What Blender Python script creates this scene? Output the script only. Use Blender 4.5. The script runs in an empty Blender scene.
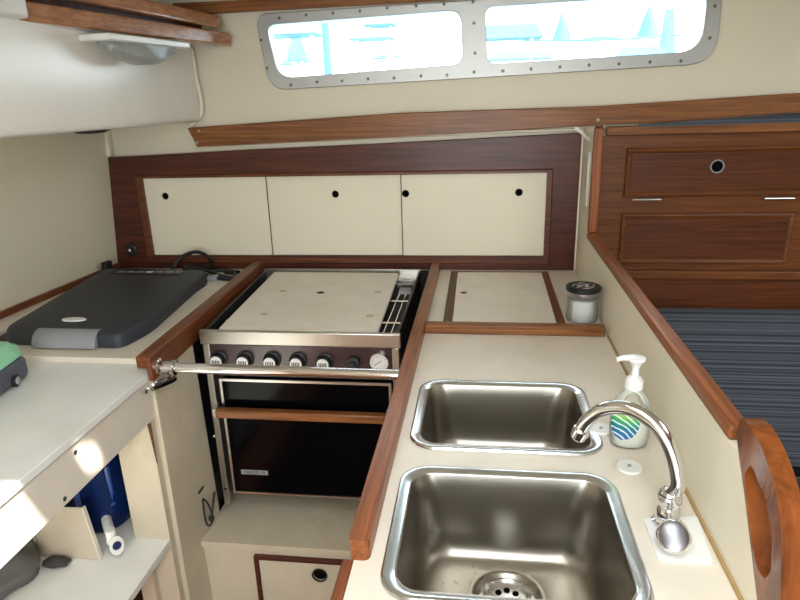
import bpy, bmesh, math, random
from mathutils import Vector, Matrix
random.seed(7)
SC = bpy.context.scene
COL = SC.collection
PI = math.pi
V = Vector

# ------------------------------------------------------------------ camera
F = 612.0
CAMZ = 1.5
dY = V((80, -202, F)).normalized()
dZ = -V((56, 1875, F)).normalized()
dZ = (dZ - dY * dZ.dot(dY)).normalized()
dX = dY.cross(-dZ)
if dX.x < 0:
    dX = -dX
def ray(u, v):
    c = V((u - 400, v - 300, F))
    return V((dX.dot(c), dY.dot(c), dZ.dot(c)))
def atz(u, v, z):
    r = ray(u, v); t = (z - CAMZ) / r.z
    return V((r.x * t, r.y * t, z))
def aty(u, v, y):
    r = ray(u, v); t = y / r.y
    return V((r.x * t, y, CAMZ + r.z * t))
def atx(u, v, x):
    r = ray(u, v); t = x / r.x
    return V((x, r.y * t, CAMZ + r.z * t))
cd = bpy.data.cameras.new('camera')
cam = bpy.data.objects.new('camera', cd); COL.objects.link(cam)
cd.sensor_width = 36; cd.lens = F / 800 * 36; cd.clip_start = 0.02; cd.clip_end = 300
M3 = Matrix(((dX.x, -dX.y, -dX.z), (dY.x, -dY.y, -dY.z), (dZ.x, -dZ.y, -dZ.z)))
cam.matrix_world = Matrix.Translation((0, 0, CAMZ)) @ M3.to_4x4()
SC.camera = cam

# ------------------------------------------------------------------ materials
def lin(c):
    out = []
    for x in c:
        x = x / 255.0
        out.append(x / 12.92 if x <= 0.04045 else ((x + 0.055) / 1.055) ** 2.4)
    return (*out, 1.0)
def base(name):
    m = bpy.data.materials.new(name); m.use_nodes = True
    nt = m.node_tree
    return m, nt, nt.nodes['Principled BSDF']
def paint(name, rgb, rough=0.5, metal=0.0, var=0.06, scale=6.0, bump=0.0, bscale=60.0, spec=0.5, coat=0.0, stain=None):
    m, nt, b = base(name)
    N, L = nt.nodes, nt.links
    tc = N.new('ShaderNodeTexCoord')
    no = N.new('ShaderNodeTexNoise'); no.inputs['Scale'].default_value = scale; no.inputs['Detail'].default_value = 5
    L.new(tc.outputs['Object'], no.inputs['Vector'])
    cr = N.new('ShaderNodeValToRGB')
    c = lin(rgb)
    c2 = tuple(max(0, x * (1 - var * 2)) for x in c[:3]) + (1,)
    cr.color_ramp.elements[0].position = 0.3; cr.color_ramp.elements[0].color = c2
    cr.color_ramp.elements[1].position = 0.65; cr.color_ramp.elements[1].color = c
    L.new(no.outputs['Fac'], cr.inputs['Fac'])
    src = cr.outputs['Color']
    if stain:
        n2 = N.new('ShaderNodeTexNoise'); n2.inputs['Scale'].default_value = 3.2; n2.inputs['Detail'].default_value = 8; n2.inputs['Roughness'].default_value = 0.65
        L.new(tc.outputs['Object'], n2.inputs['Vector'])
        r2 = N.new('ShaderNodeValToRGB'); r2.color_ramp.elements[0].position = 0.52; r2.color_ramp.elements[1].position = 0.72
        L.new(n2.outputs['Fac'], r2.inputs['Fac'])
        mx = N.new('ShaderNodeMix'); mx.data_type = 'RGBA'
        L.new(r2.outputs['Color'], mx.inputs['Factor'])
        L.new(src, mx.inputs['A']); mx.inputs['B'].default_value = lin(stain)
        src = mx.outputs['Result']
    L.new(src, b.inputs['Base Color'])
    b.inputs['Roughness'].default_value = rough; b.inputs['Metallic'].default_value = metal
    b.inputs['Specular IOR Level'].default_value = spec; b.inputs['Coat Weight'].default_value = coat
    b.inputs['Coat Roughness'].default_value = 0.15
    if bump:
        nb = N.new('ShaderNodeTexNoise'); nb.inputs['Scale'].default_value = bscale; nb.inputs['Detail'].default_value = 3
        L.new(tc.outputs['Object'], nb.inputs['Vector'])
        bp = N.new('ShaderNodeBump'); bp.inputs['Strength'].default_value = bump; bp.inputs['Distance'].default_value = 0.004
        L.new(nb.outputs['Fac'], bp.inputs['Height']); L.new(bp.outputs['Normal'], b.inputs['Normal'])
    return m
def wood(name, dark, light, axis='X', rough=0.38, coat=0.08, k=70):
    m, nt, b = base(name)
    N, L = nt.nodes, nt.links
    tc = N.new('ShaderNodeTexCoord'); mp = N.new('ShaderNodeMapping')
    s = {'X': (2.4, k, k), 'Y': (k, 2.4, k), 'Z': (k, k, 2.4)}[axis]
    mp.inputs['Scale'].default_value = s
    L.new(tc.outputs['Object'], mp.inputs['Vector'])
    no = N.new('ShaderNodeTexNoise'); no.inputs['Scale'].default_value = 1.6; no.inputs['Detail'].default_value = 7; no.inputs['Roughness'].default_value = 0.62
    no.inputs['Distortion'].default_value = 0.5
    L.new(mp.outputs['Vector'], no.inputs['Vector'])
    cr = N.new('ShaderNodeValToRGB')
    cr.color_ramp.elements[0].position = 0.32; cr.color_ramp.elements[0].color = lin(dark)
    cr.color_ramp.elements[1].position = 0.66; cr.color_ramp.elements[1].color = lin(light)
    L.new(no.outputs['Fac'], cr.inputs['Fac']); L.new(cr.outputs['Color'], b.inputs['Base Color'])
    b.inputs['Roughness'].default_value = rough; b.inputs['Coat Weight'].default_value = coat; b.inputs['Coat Roughness'].default_value = 0.2; b.inputs['Specular IOR Level'].default_value = 0.3
    bp = N.new('ShaderNodeBump'); bp.inputs['Strength'].default_value = 0.08; bp.inputs['Distance'].default_value = 0.002
    L.new(no.outputs['Fac'], bp.inputs['Height']); L.new(bp.outputs['Normal'], b.inputs['Normal'])
    return m
def metal(name, rgb, rough=0.25, brushed=None):
    m, nt, b = base(name)
    N, L = nt.nodes, nt.links
    b.inputs['Base Color'].default_value = lin(rgb); b.inputs['Metallic'].default_value = 1.0
    b.inputs['Roughness'].default_value = rough
    tc = N.new('ShaderNodeTexCoord'); mp = N.new('ShaderNodeMapping')
    mp.inputs['Scale'].default_value = brushed or (20, 20, 20)
    L.new(tc.outputs['Object'], mp.inputs['Vector'])
    no = N.new('ShaderNodeTexNoise'); no.inputs['Scale'].default_value = 3; no.inputs['Detail'].default_value = 4
    L.new(mp.outputs['Vector'], no.inputs['Vector'])
    mr = N.new('ShaderNodeMapRange'); mr.inputs['To Min'].default_value = rough * 0.95; mr.inputs['To Max'].default_value = min(1, rough * 1.05)
    L.new(no.outputs['Fac'], mr.inputs['Value']); L.new(mr.outputs['Result'], b.inputs['Roughness'])
    return m
def clear(name, rgb, rough=0.03, tint=0.1):
    """thin clear plastic / glass: transparent with a glossy skin"""
    m = bpy.data.materials.new(name); m.use_nodes = True
    nt = m.node_tree; N, L = nt.nodes, nt.links
    N.clear()
    o = N.new('ShaderNodeOutputMaterial'); t = N.new('ShaderNodeBsdfTransparent'); t.inputs['Color'].default_value = lin(rgb)
    p = N.new('ShaderNodeBsdfPrincipled'); p.inputs['Base Color'].default_value = lin(rgb); p.inputs['Roughness'].default_value = rough
    fr = N.new('ShaderNodeFresnel'); fr.inputs['IOR'].default_value = 1.45
    ad = N.new('ShaderNodeMath'); ad.operation = 'ADD'; ad.inputs[1].default_value = tint; ad.use_clamp = True
    mx = N.new('ShaderNodeMixShader')
    L.new(fr.outputs['Fac'], ad.inputs[0]); L.new(ad.outputs[0], mx.inputs[0]); L.new(t.outputs[0], mx.inputs[1]); L.new(p.outputs[0], mx.inputs[2])
    L.new(mx.outputs[0], o.inputs['Surface'])
    return m
def striped(name, rgb1, rgb2, axis=2, freq=60, rough=0.95):
    m, nt, b = base(name)
    N, L = nt.nodes, nt.links
    tc = N.new('ShaderNodeTexCoord'); sp = N.new('ShaderNodeSeparateXYZ')
    L.new(tc.outputs['Object'], sp.inputs[0])
    mu = N.new('ShaderNodeMath'); mu.operation = 'MULTIPLY'; mu.inputs[1].default_value = freq
    L.new(sp.outputs[axis], mu.inputs[0])
    no = N.new('ShaderNodeTexNoise'); no.noise_dimensions = '1D'; no.inputs['Scale'].default_value = 1.0; no.inputs['Detail'].default_value = 3
    L.new(mu.outputs[0], no.inputs['W'])
    cr = N.new('ShaderNodeValToRGB')
    cr.color_ramp.elements[0].position = 0.40; cr.color_ramp.elements[0].color = lin(rgb1)
    cr.color_ramp.elements[1].position = 0.62; cr.color_ramp.elements[1].color = lin(rgb2)
    L.new(no.outputs['Fac'], cr.inputs['Fac']); L.new(cr.outputs['Color'], b.inputs['Base Color'])
    b.inputs['Roughness'].default_value = rough; b.inputs['Sheen Weight'].default_value = 0.2
    bp = N.new('ShaderNodeBump'); bp.inputs['Strength'].default_value = 0.4; bp.inputs['Distance'].default_value = 0.004
    L.new(no.outputs['Fac'], bp.inputs['Height']); L.new(bp.outputs['Normal'], b.inputs['Normal'])
    return m

CREAM = paint('cream_paint', (230, 221, 199), 0.42, var=0.03, scale=3, bump=0.05, bscale=25)
HULLP = paint('hull_paint', (226, 217, 195), 0.5, var=0.03, scale=2.5, bump=0.08, bscale=18)
SLABP = paint('white_gloss_paint', (242, 238, 230), 0.3, var=0.03, scale=4, bump=0.12, bscale=14)
COUNTER = paint('cream_laminate', (229, 219, 203), 0.35, var=0.04, scale=9, stain=(220, 204, 182))
DESKW = paint('white_laminate', (238, 238, 233), 0.4, var=0.03, scale=8, stain=(222, 218, 206))
DOORP = paint('ribbed_cream_panel', (234, 225, 203), 0.5, var=0.02, scale=3)
BAYP = paint('worn_shaded_cream', (206, 194, 170), 0.5, var=0.06, scale=7, stain=(184, 166, 136))  # worn cream, its darker tone also carries shade on the inner panel
BOARD = paint('cutting_board_plastic', (238, 228, 214), 0.5, var=0.05, scale=14, stain=(226, 210, 190))
MAHX = wood('dark_mahogany_x', (54, 24, 15), (96, 48, 31), 'X')
MAHZ = wood('dark_mahogany_z', (54, 24, 15), (94, 47, 30), 'Z')
TEAKX = wood('teak_x', (98, 56, 27), (152, 98, 54), 'X')
TEAKY = wood('teak_y', (98, 50, 25), (156, 91, 47), 'Y')
TEAKYD = wood('teak_y_dark', (82, 42, 22), (134, 76, 42), 'Y')
TEAKZ = wood('teak_z', (100, 52, 26), (156, 90, 46), 'Z')
GOLD = wood('varnished_teak', (84, 40, 14), (136, 72, 28), 'Z', 0.22, 0.5, 22)
LOCKX = wood('locker_teak_x', (82, 44, 20), (122, 72, 37), 'X')
LOCKD = wood('locker_panel_teak', (66, 32, 16), (102, 55, 30), 'X')
STEEL = metal('brushed_steel', (196, 194, 188), 0.30, (4, 60, 60))
SINKM = metal('sink_steel', (160, 154, 144), 0.31, (60, 60, 4))
RIMM = metal('sink_rim_steel', (214, 216, 218), 0.2)
CHROME = metal('chrome', (226, 226, 228), 0.08)
ALU = metal('pitted_aluminium', (172, 172, 168), 0.45)
SCREWM = metal('dull_screw', (120, 116, 108), 0.4)
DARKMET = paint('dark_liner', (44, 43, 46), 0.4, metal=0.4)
BLACK = paint('black_plastic', (22, 23, 26), 0.5)
FRIDGEP = paint('charcoal_plastic', (46, 50, 58), 0.55, bump=0.15, bscale=250)
FRIDGEB = paint('black_fridge_edge', (30, 34, 42), 0.45)
GREYP = paint('grey_plastic', (150, 152, 156), 0.45)
WHITEP = paint('white_plastic', (238, 237, 232), 0.35)
MINT = paint('mint_plastic', (150, 214, 176), 0.35, var=0.02)
SLATE = paint('slate_plastic', (84, 88, 100), 0.5)
OVENGL = paint('black_oven_glass', (4, 5, 8), 0.12, spec=0.08)
CTRL = paint('aubergine_enamel', (56, 36, 42), 0.28, coat=0.4)
HOLE = paint('hole_black', (6, 6, 8), 0.9, spec=0.1)
FABRIC = striped('blue_grey_stripe', (42, 47, 55), (80, 88, 99), 2, 120)
FABRICY = striped('dark_stripe', (20, 22, 28), (52, 56, 64), 0, 75)
BAGM = paint('grey_bag_cloth', (96, 94, 92), 0.9, bump=0.4, bscale=30)
JUGB = clear('blue_jug_plastic', (34, 66, 140), 0.15, 0.35)
GLASS = clear('window_glass', (244, 250, 252), 0.02, 0.0)
JARGL = clear('jar_glass', (236, 238, 236), 0.05, 0.06)
BOTTLEC = clear('bottle_plastic', (250, 252, 248), 0.12, 0.05)
LENS = clear('lamp_lens', (240, 242, 240), 0.06, 0.22)
SOAPL = paint('white_soap', (250, 250, 244), 0.3)
SUGAR = paint('white_sugar', (250, 249, 246), 0.8, bump=0.5, bscale=200)
RUST = paint('rusty_brown_stain', (96, 58, 34), 0.8)
CAULK = paint('old_caulk', (176, 146, 96), 0.6, var=0.12, scale=30)
FLOORM = wood('sole_teak', (88, 54, 34), (130, 84, 54), 'Y', 0.4, 0.2)
BURNT = paint('burner_iron', (38, 36, 36), 0.5, metal=0.5)

def label_mat():
    m, nt, b = base('bottle_label_print')
    N, L = nt.nodes, nt.links
    tc = N.new('ShaderNodeTexCoord'); sp = N.new('ShaderNodeSeparateXYZ'); L.new(tc.outputs['Object'], sp.inputs[0])
    mr = N.new('ShaderNodeMapRange'); mr.inputs['From Min'].default_value = 0.0; mr.inputs['From Max'].default_value = 0.06
    L.new(sp.outputs[2], mr.inputs['Value'])
    cr = N.new('ShaderNodeValToRGB'); e = cr.color_ramp.elements
    e[0].position = 0; e[0].color = lin((38, 96, 178)); e[1].position = 1; e[1].color = lin((206, 222, 70))
    a = e.new(0.42); a.color = lin((20, 120, 138)); a = e.new(0.66); a.color = lin((70, 168, 84))
    L.new(mr.outputs[0], cr.inputs['Fac'])
    wv = N.new('ShaderNodeTexWave'); wv.inputs['Scale'].default_value = 55; wv.inputs['Distortion'].default_value = 2.5; wv.bands_direction = 'DIAGONAL'
    L.new(tc.outputs['Object'], wv.inputs['Vector'])
    r2 = N.new('ShaderNodeValToRGB'); r2.color_ramp.elements[0].position = 0.78; r2.color_ramp.elements[1].position = 0.92
    L.new(wv.outputs['Fac'], r2.inputs['Fac'])
    mx = N.new('ShaderNodeMix'); mx.data_type = 'RGBA'; L.new(r2.outputs[0], mx.inputs['Factor']); L.new(cr.outputs[0], mx.inputs['A'])
    mx.inputs['B'].default_value = lin((225, 240, 240)); L.new(mx.outputs['Result'], b.inputs['Base Color']); b.inputs['Roughness'].default_value = 0.35
    return m
LABELM = label_mat()

# ------------------------------------------------------------------ mesh helpers
def nb(): return bmesh.new()
def box(bm, lo, hi):
    x0, y0, z0 = lo; x1, y1, z1 = hi
    vs = [bm.verts.new(p) for p in ((x0,y0,z0),(x1,y0,z0),(x1,y1,z0),(x0,y1,z0),(x0,y0,z1),(x1,y0,z1),(x1,y1,z1),(x0,y1,z1))]
    for f in ((0,3,2,1),(4,5,6,7),(0,1,5,4),(1,2,6,5),(2,3,7,6),(3,0,4,7)):
        bm.faces.new([vs[i] for i in f])
    return bm
def hexa(bm, b4, t4):
    vs = [bm.verts.new(p) for p in list(b4) + list(t4)]
    for f in ((0,3,2,1),(4,5,6,7),(0,1,5,4),(1,2,6,5),(2,3,7,6),(3,0,4,7)):
        bm.faces.new([vs[i] for i in f])
    bmesh.ops.recalc_face_normals(bm, faces=bm.faces)
    return bm
def rings(bm, loops, cap0=True, cap1=True):
    """bridge equal-length closed loops of points"""
    L = [[bm.verts.new(p) for p in lp] for lp in loops]
    n = len(L[0])
    for a, b in zip(L[:-1], L[1:]):
        for i in range(n):
            j = (i + 1) % n
            bm.faces.new((a[i], a[j], b[j], b[i]))
    if cap0: bm.faces.new(list(reversed(L[0])))
    if cap1: bm.faces.new(L[-1])
    return bm
def frame_of(d):
    d = V(d).normalized()
    a = V((0, 0, 1)) if abs(d.z) < 0.9 else V((1, 0, 0))
    x = a.cross(d).normalized(); y = d.cross(x)
    return x, y, d
def lathe(bm, o, d, prof, seg=32, sx=1.0, sy=1.0, cap=True):
    """prof: list of (r, h) along d from o"""
    x, y, d = frame_of(d); o = V(o)
    loops = []
    for r, h in prof:
        r = max(r, 1e-5)
        loops.append([o + d * h + x * (math.cos(2*PI*i/seg) * r * sx) + y * (math.sin(2*PI*i/seg) * r * sy) for i in range(seg)])
    rings(bm, loops, cap, cap)
    return bm
def cyl(bm, p0, p1, r, r1=None, seg=20):
    p0 = V(p0); p1 = V(p1)
    return lathe(bm, p0, p1 - p0, [(r, 0), (r if r1 is None else r1, (p1 - p0).length)], seg)
def smoothpath(pts, sub=6):
    pts = [V(p) for p in pts]
    if len(pts) < 3: return pts
    P = [pts[0] * 2 - pts[1]] + pts + [pts[-1] * 2 - pts[-2]]
    out = []
    for i in range(1, len(P) - 2):
        for k in range(sub):
            t = k / sub; a, b, c, d = P[i-1], P[i], P[i+1], P[i+2]
            out.append(0.5 * ((2*b) + (c-a)*t + (2*a-5*b+4*c-d)*t*t + (-a+3*b-3*c+d)*t**3))
    out.append(pts[-1])
    return out
def tube(bm, pts, r, seg=10, sub=6, radii=None):
    P = smoothpath(pts, sub) if sub > 1 else [V(p) for p in pts]
    n = len(P); loops = []
    t0 = (P[1] - P[0]).normalized()
    x, y, _ = frame_of(t0)
    for i, p in enumerate(P):
        t = (P[min(i+1, n-1)] - P[max(i-1, 0)]).normalized()
        x = (x - t * x.dot(t)).normalized(); y = t.cross(x)
        rr = r if radii is None else radii[0] + (radii[1] - radii[0]) * i / (n - 1)
        loops.append([p + x * math.cos(2*PI*k/seg) * rr + y * math.sin(2*PI*k/seg) * rr for k in range(seg)])
    rings(bm, loops)
    return bm
def rrect(cx, cy, w, h, r, n=6):
    pts = []
    for (sx, sy, a0) in ((1, 1, 0), (-1, 1, 90), (-1, -1, 180), (1, -1, 270)):
        for k in range(n + 1):
            a = math.radians(a0 + 90 * k / n)
            pts.append((cx + sx * (w/2 - r) + math.cos(a) * r, cy + sy * (h/2 - r) + math.sin(a) * r))
    return pts
def roundpoly(pts, r, n=6):
    out = []; m = len(pts)
    for i in range(m):
        p = V((*pts[i], 0)); a = V((*pts[i-1], 0)); b = V((*pts[(i+1) % m], 0))
        da = (a - p).normalized(); db = (b - p).normalized()
        ri = r[i] if isinstance(r, (list, tuple)) else r
        if ri <= 1e-6: out.append((p.x, p.y)); continue
        p0 = p + da * ri; p1 = p + db * ri
        for k in range(n + 1):
            t = k / n
            q = p0 * (1-t)**2 + p * 2*t*(1-t) + p1 * t*t
            out.append((q.x, q.y))
    return out
def prism(bm, outer, holes, fn, t0, t1):
    """2D outline with holes, fn(a,b,t)->3D, between t0 and t1"""
    tmp = bmesh.new(); edges = []
    for lp in [outer] + list(holes):
        vs = [tmp.verts.new((a, b, 0)) for a, b in lp]
        for i in range(len(vs)): edges.append(tmp.edges.new((vs[i], vs[(i+1) % len(vs)])))
    bmesh.ops.triangle_fill(tmp, use_beauty=True, use_dissolve=False, edges=edges, normal=(0, 0, 1))
    tmp.verts.ensure_lookup_table(); tmp.verts.index_update()
    tris = [[v.index for v in f.verts] for f in tmp.faces]
    co = [(v.co.x, v.co.y) for v in tmp.verts]
    A = [bm.verts.new(fn(a, b, t0)) for a, b in co]; B = [bm.verts.new(fn(a, b, t1)) for a, b in co]
    for t in tris:
        bm.faces.new([A[i] for i in reversed(t)]); bm.faces.new([B[i] for i in t])
    off = 0
    for lp in [outer] + list(holes):
        n = len(lp)
        for i in range(n):
            j = (i + 1) % n
            try: bm.faces.new((A[off+i], A[off+j], B[off+j], B[off+i]))
            except ValueError: pass
        off += n
    tmp.free()
    bmesh.ops.recalc_face_normals(bm, faces=bm.faces)
    return bm
XZ = lambda a, b, t: (a, t, b)      # outline in x,z; thickness along y
YZ = lambda a, b, t: (t, a, b)
XY = lambda a, b, t: (a, b, t)
def circ(cx, cy, r, n=20): return [(cx + r*math.cos(2*PI*i/n), cy + r*math.sin(2*PI*i/n)) for i in range(n)]
def rect(a0, b0, a1, b1): return [(a0, b0), (a1, b0), (a1, b1), (a0, b1)]

WL = {}
def obj(name, bm, mat, parent=None, bev=0.0, smooth=True, ang=35, seg=2):
    bmesh.ops.recalc_face_normals(bm, faces=bm.faces)
    xs = [v.co.x for v in bm.verts]; ys = [v.co.y for v in bm.verts]; zs = [v.co.z for v in bm.verts]
    o0 = V(((min(xs)+max(xs))/2, (min(ys)+max(ys))/2, min(zs)))
    bmesh.ops.translate(bm, verts=bm.verts, vec=-o0)
    me = bpy.data.meshes.new(name); bm.to_mesh(me); bm.free()
    if smooth:
        for p in me.polygons: p.use_smooth = True
        me.set_sharp_from_angle(angle=math.radians(ang))
    for mm in (mat if isinstance(mat, (list, tuple)) else [mat]): me.materials.append(mm)
    o = bpy.data.objects.new(name, me); COL.objects.link(o)
    if parent is not None:
        o.parent = parent; o.location = o0 - WL[parent]
    else:
        o.location = o0
    WL[o] = o0
    if bev:
        md = o.modifiers.new('bevel', 'BEVEL'); md.width = bev; md.segments = seg; md.limit_method = 'ANGLE'; md.angle_limit = math.radians(40)
        md.harden_normals = False
    return o
def thing(name, label, cat, loc, group=None):
    o = bpy.data.objects.new(name, None); COL.objects.link(o); o.location = loc; WL[o] = V(loc)
    o.empty_display_size = 0.05
    return tag(o, label, cat, group)
def tag(o, label, cat, group=None):
    o['label'] = label; o['category'] = cat
    if group: o['group'] = group
    return o
def struct(o, label=None):
    o['kind'] = 'structure'
    if label: o['label'] = label
    return o
def sthing(name, loc):
    o = bpy.data.objects.new(name, None); COL.objects.link(o); o.location = loc; WL[o] = V(loc); o['kind'] = 'structure'
    return o

# ------------------------------------------------------------------ setting
CZ = 1.86                                   # deckhead height
WALLY = 2.22
def px2(pts, y): return [(p.x, p.z) for p in (aty(u, v, y) for u, v in pts)]
win_L = roundpoly(px2([(279, 78), (462.5, 64), (460.5, 10), (266, 25)], WALLY - .01), [0.05, 0.04, 0.04, 0.035])
win_R = roundpoly(px2([(488, 64), (701, 51), (708, -8), (485, 7)], WALLY - .01), [0.03, 0.07, 0.04, 0.03])
bm = prism(nb(), rect(-1.7, 0, 3.0, 2.0), [win_L, win_R], XZ, WALLY, WALLY + 0.05)
struct(obj('wall_back', bm, HULLP, smooth=False), 'cream painted cabin side wall above the galley with long portlight')
def WLX(y, z): return -1.418 + .087 * (z - .9) - .06 * (2.19 - y)
struct(obj('wall_left', hexa(nb(), [(-1.75, -1.3, 0), (WLX(-1.3, 0), -1.3, 0), (WLX(WALLY, 0), WALLY, 0), (-1.75, WALLY, 0)],
    [(-1.75, -1.3, 2), (WLX(-1.3, 2), -1.3, 2), (WLX(WALLY, 2), WALLY, 2), (-1.75, WALLY, 2)]), HULLP), 'cream painted bulkhead left of the black portable fridge')
struct(obj('wall_right', box(nb(), (3.0, -1.3, 0), (3.05, WALLY + .05, 2.0)), HULLP))
# companionway doorway behind the camera
bm = prism(nb(), rect(-1.7, 0, 3.05, 2.0), [rect(-0.55, 0.70, 0.55, 1.83)], XZ, -1.35, -1.3)
struct(obj('wall_front', bm, HULLP, smooth=False))
struct(obj('floor', box(nb(), (-1.75, -1.35, -0.05), (3.05, WALLY + .05, 0)), FLOORM))
# deckhead with the open sliding hatch and two added, unseen light openings
SD = V((0.5, -0.3, 0.81)).normalized()
def up(p):
    q = p + SD * ((CZ + .01 - p.z) / SD.z); return (q.x, q.y)
HATCH = rect(-0.215, -1.05, 0.26, up(atx(27, 500, -.8))[1])
_q = up(atx(88, 455, -.8))
SPOT = roundpoly([(_q[0] - .030, _q[1] - .024), (_q[0] + .024, _q[1] - .030), (_q[0] + .034, _q[1] + .020), (_q[0] - .010, _q[1] + .036)], 0.012)  # made-up hole, aimed so the sun casts the small fascia patch
SKY2 = rect(1.2, 0.3, 1.9, 1.1)  # saloon skylight added out of view to let in daylight
bm = prism(nb(), rect(-1.75, -1.35, 3.05, WALLY + .05), [HATCH, SPOT, SKY2], XY, CZ, CZ + 0.02)
struct(obj('ceiling', bm, CREAM, smooth=False), 'cream deckhead')

# window: one metal frame with two lights
w = sthing('window_1', (0, WALLY - .006, 1.55))
w['label'] = 'long metal framed portlight with two bright panes and a row of screws'
outer = roundpoly(px2([(271, 90.5), (716, 63.5), (724, -16), (254, 14)], WALLY - .01), [0.06, 0.09, 0.06, 0.05])
obj('window_frame', prism(nb(), outer, [win_L, win_R], XZ, WALLY - .010, WALLY - .0005), ALU, w, bev=0.002)
for lp in (win_L, win_R):
    obj('window_pane', prism(nb(), lp, [], XZ, WALLY + .012, WALLY + .018), GLASS, w, smooth=False)
sc = [aty(x, y, WALLY - .010) for x, y in ((279,18),(306,15),(333,13),(360,11),(387,8),(416,6),(444,4),(473,2),(261,40),(267,68),
      (291,85),(317,82),(342,81),(368,79),(394,78),(421,76),(447,75),(474,72),(474,23),(475,53),(503,71),(531,69),(560,67),(589,65),(619,64),(650,62),(681,61),(710,38),(715,6))]
for p in sc:
    obj('screw', lathe(nb(), p, (0, -1, 0), [(.0052, -.001), (.0052, .001), (.003, .003)], 10), SCREWM, w)

# ------------------------------------------------------------------ outside (marina seen through the panes)
SEA = paint('marina_water', (120, 160, 180), 0.25, bump=0.4, bscale=3)
FAR = paint('blue_grey_hull', (40, 82, 116), 0.6); FAR2 = paint('pale_blue_awning', (50, 94, 126), 0.7)
struct(obj('floor_outside', box(nb(), (-60, 2.9, -0.9), (60, 90, -0.6)), SEA), 'marina water outside the portlight')
def pole(u, v0, v1, y, r, mat=FAR):
    a = aty(u, v0, y); b = aty(u, v1, y); return cyl(nb(), (a.x, y, -0.6), (a.x, y, a.z), r, seg=10)
ms = thing('mooring_pile', 'tall pale blue mooring post seen through the left pane', 'post', (aty(325,70,9).x, 9, -.6))
obj('post', pole(325, 22, 70, 9, 0.055), FAR2, ms)
obj('post_cap', lathe(nb(), (aty(325,22,9).x, 9, aty(325,22,9).z), (0,0,1), [(.065,0),(.065,.03),(.0,.06)], 10), FAR2, ms)
def yacht(cx, y, L, zk, label, mast):
    t = thing('moored_boat', label, 'boat', (cx, y, -0.6))
    loops = []
    for k in range(13):
        s = k / 12; x = cx - L/2 + L*s; wd = 0.9 * math.sin(PI * min(1, s*0.9 + 0.1)) ** 0.6 + 0.02
        top = zk + 0.12 * (2*s - 1)**2
        loops.append([(x, y - wd, top), (x, y - wd*0.75, -0.6), (x, y + wd*0.75, -0.6), (x, y + wd, top)])
    obj('hull', rings(nb(), loops), WHITEP, t)
    obj('rub_rail', tube(nb(), [lp[0] for lp in loops], .035, 6, 1), FAR2, t)
    obj('cabin', hexa(nb(), [(cx-L*.2, y-.5, zk), (cx+L*.2, y-.5, zk), (cx+L*.2, y+.5, zk), (cx-L*.2, y+.5, zk)],
        [(cx-L*.15, y-.4, zk+.22), (cx+L*.12, y-.4, zk+.22), (cx+L*.12, y+.4, zk+.22), (cx-L*.15, y+.4, zk+.22)]), WHITEP, t)
    obj('cabin_window', box(nb(), (cx - L*.12, y - .52, zk + .06), (cx + L*.09, y - .46, zk + .14)), FAR2, t)
    if mast: obj('mast', cyl(nb(), (cx + .2, y, zk), (cx + .2, y, zk + mast), .05, seg=8), FAR2, t); obj('boom', cyl(nb(), (cx+.2, y, zk+.9), (cx - L*.35, y, zk+.8), .07, seg=8), FAR2, t)
yacht(aty(292, 66, 21.5).x, 21.5, 1.4, aty(290, 66, 21.5).z, 'pale boat moored behind the left end of the left pane', 0)
yacht(aty(385, 60, 23).x, 23, 1.1, aty(385, 60, 23).z, 'small pale boat moored behind the middle of the left pane', 0)
yacht(aty(600, 42, 24.5).x, 24.5, 5.5, aty(600, 42, 24.5).z, 'long low blue boat moored across the right pane', 0)
for i, (u, v, y, w, h) in enumerate(((288, 34, 16, .8, .10), (297, 50, 16, .12, .5), (372, 37, 15, .5, .12), (380, 24, 15, .35, .10), (508, 32, 16, .75, .3), (520, 56, 13, .7, .16), (640, 52, 13, .5, .2), (668, 32, 14, .10, .9))):
    y = 12.5 + i * 1.3; w *= y / 15; h *= y / 15; p = aty(u, v, y)
    nm = thing(['dock_shed', 'dock_post', 'dock_shed', 'dock_awning', 'dock_shed', 'boat_cover', 'boat_cover', 'dock_post'][i], ['low blue shed far left of the left pane', 'thin blue dock post in the left pane', 'blue shed roof in the middle of the left pane', 'small blue awning high in the left pane', 'blue shed at the left end of the right pane', 'blue boat cover low in the right pane', 'blue boat cover below the right conical tree', 'blue dock post at the right end of the right pane'][i], ['shed', 'post', 'shed', 'awning', 'shed', 'boat cover', 'boat cover', 'post'][i], (p.x, p.y, -.6))
    obj('roof', hexa(nb(), [(p.x - w, p.y - .5, p.z - h/2), (p.x + w, p.y - .5, p.z - h/2), (p.x + w, p.y + .5, p.z - h/2), (p.x - w, p.y + .5, p.z - h/2)],
        [(p.x - w*.8, p.y - .1, p.z + h/2), (p.x + w*.8, p.y - .1, p.z + h/2), (p.x + w*.8, p.y + .1, p.z + h/2), (p.x - w*.8, p.y + .1, p.z + h/2)]), FAR2 if i % 2 else FAR, nm)
    for sx in (-1, 1):
        obj('post', box(nb(), (p.x + sx*w*.7 - .03, p.y - .03, -.6), (p.x + sx*w*.7 + .03, p.y + .03, p.z - h/2)), WHITEP, nm)
def hill(cx, y, wd, z, label):
    t = nb(); bmesh.ops.create_icosphere(t, subdivisions=3, radius=1)
    for v in t.verts:
        s = 1 - max(0, v.co.z) * 0.8
        v.co = V((cx + v.co.x * wd * s, y + v.co.y * wd * s, -0.6 + max(0, v.co.z) * (z + .6) + random.uniform(-.03, .03) * wd))
    tag(obj('conical_tree', t, FAR2), label, 'tree')
hill(aty(563, 8, 28).x, 28, 1.8, aty(563, 11, 28).z, 'left pale blue conical tree seen through the right pane')
hill(aty(650, 8, 33).x, 33, 2.1, aty(650, 4, 33).z, 'right pale blue conical tree seen through the right pane')

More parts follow.
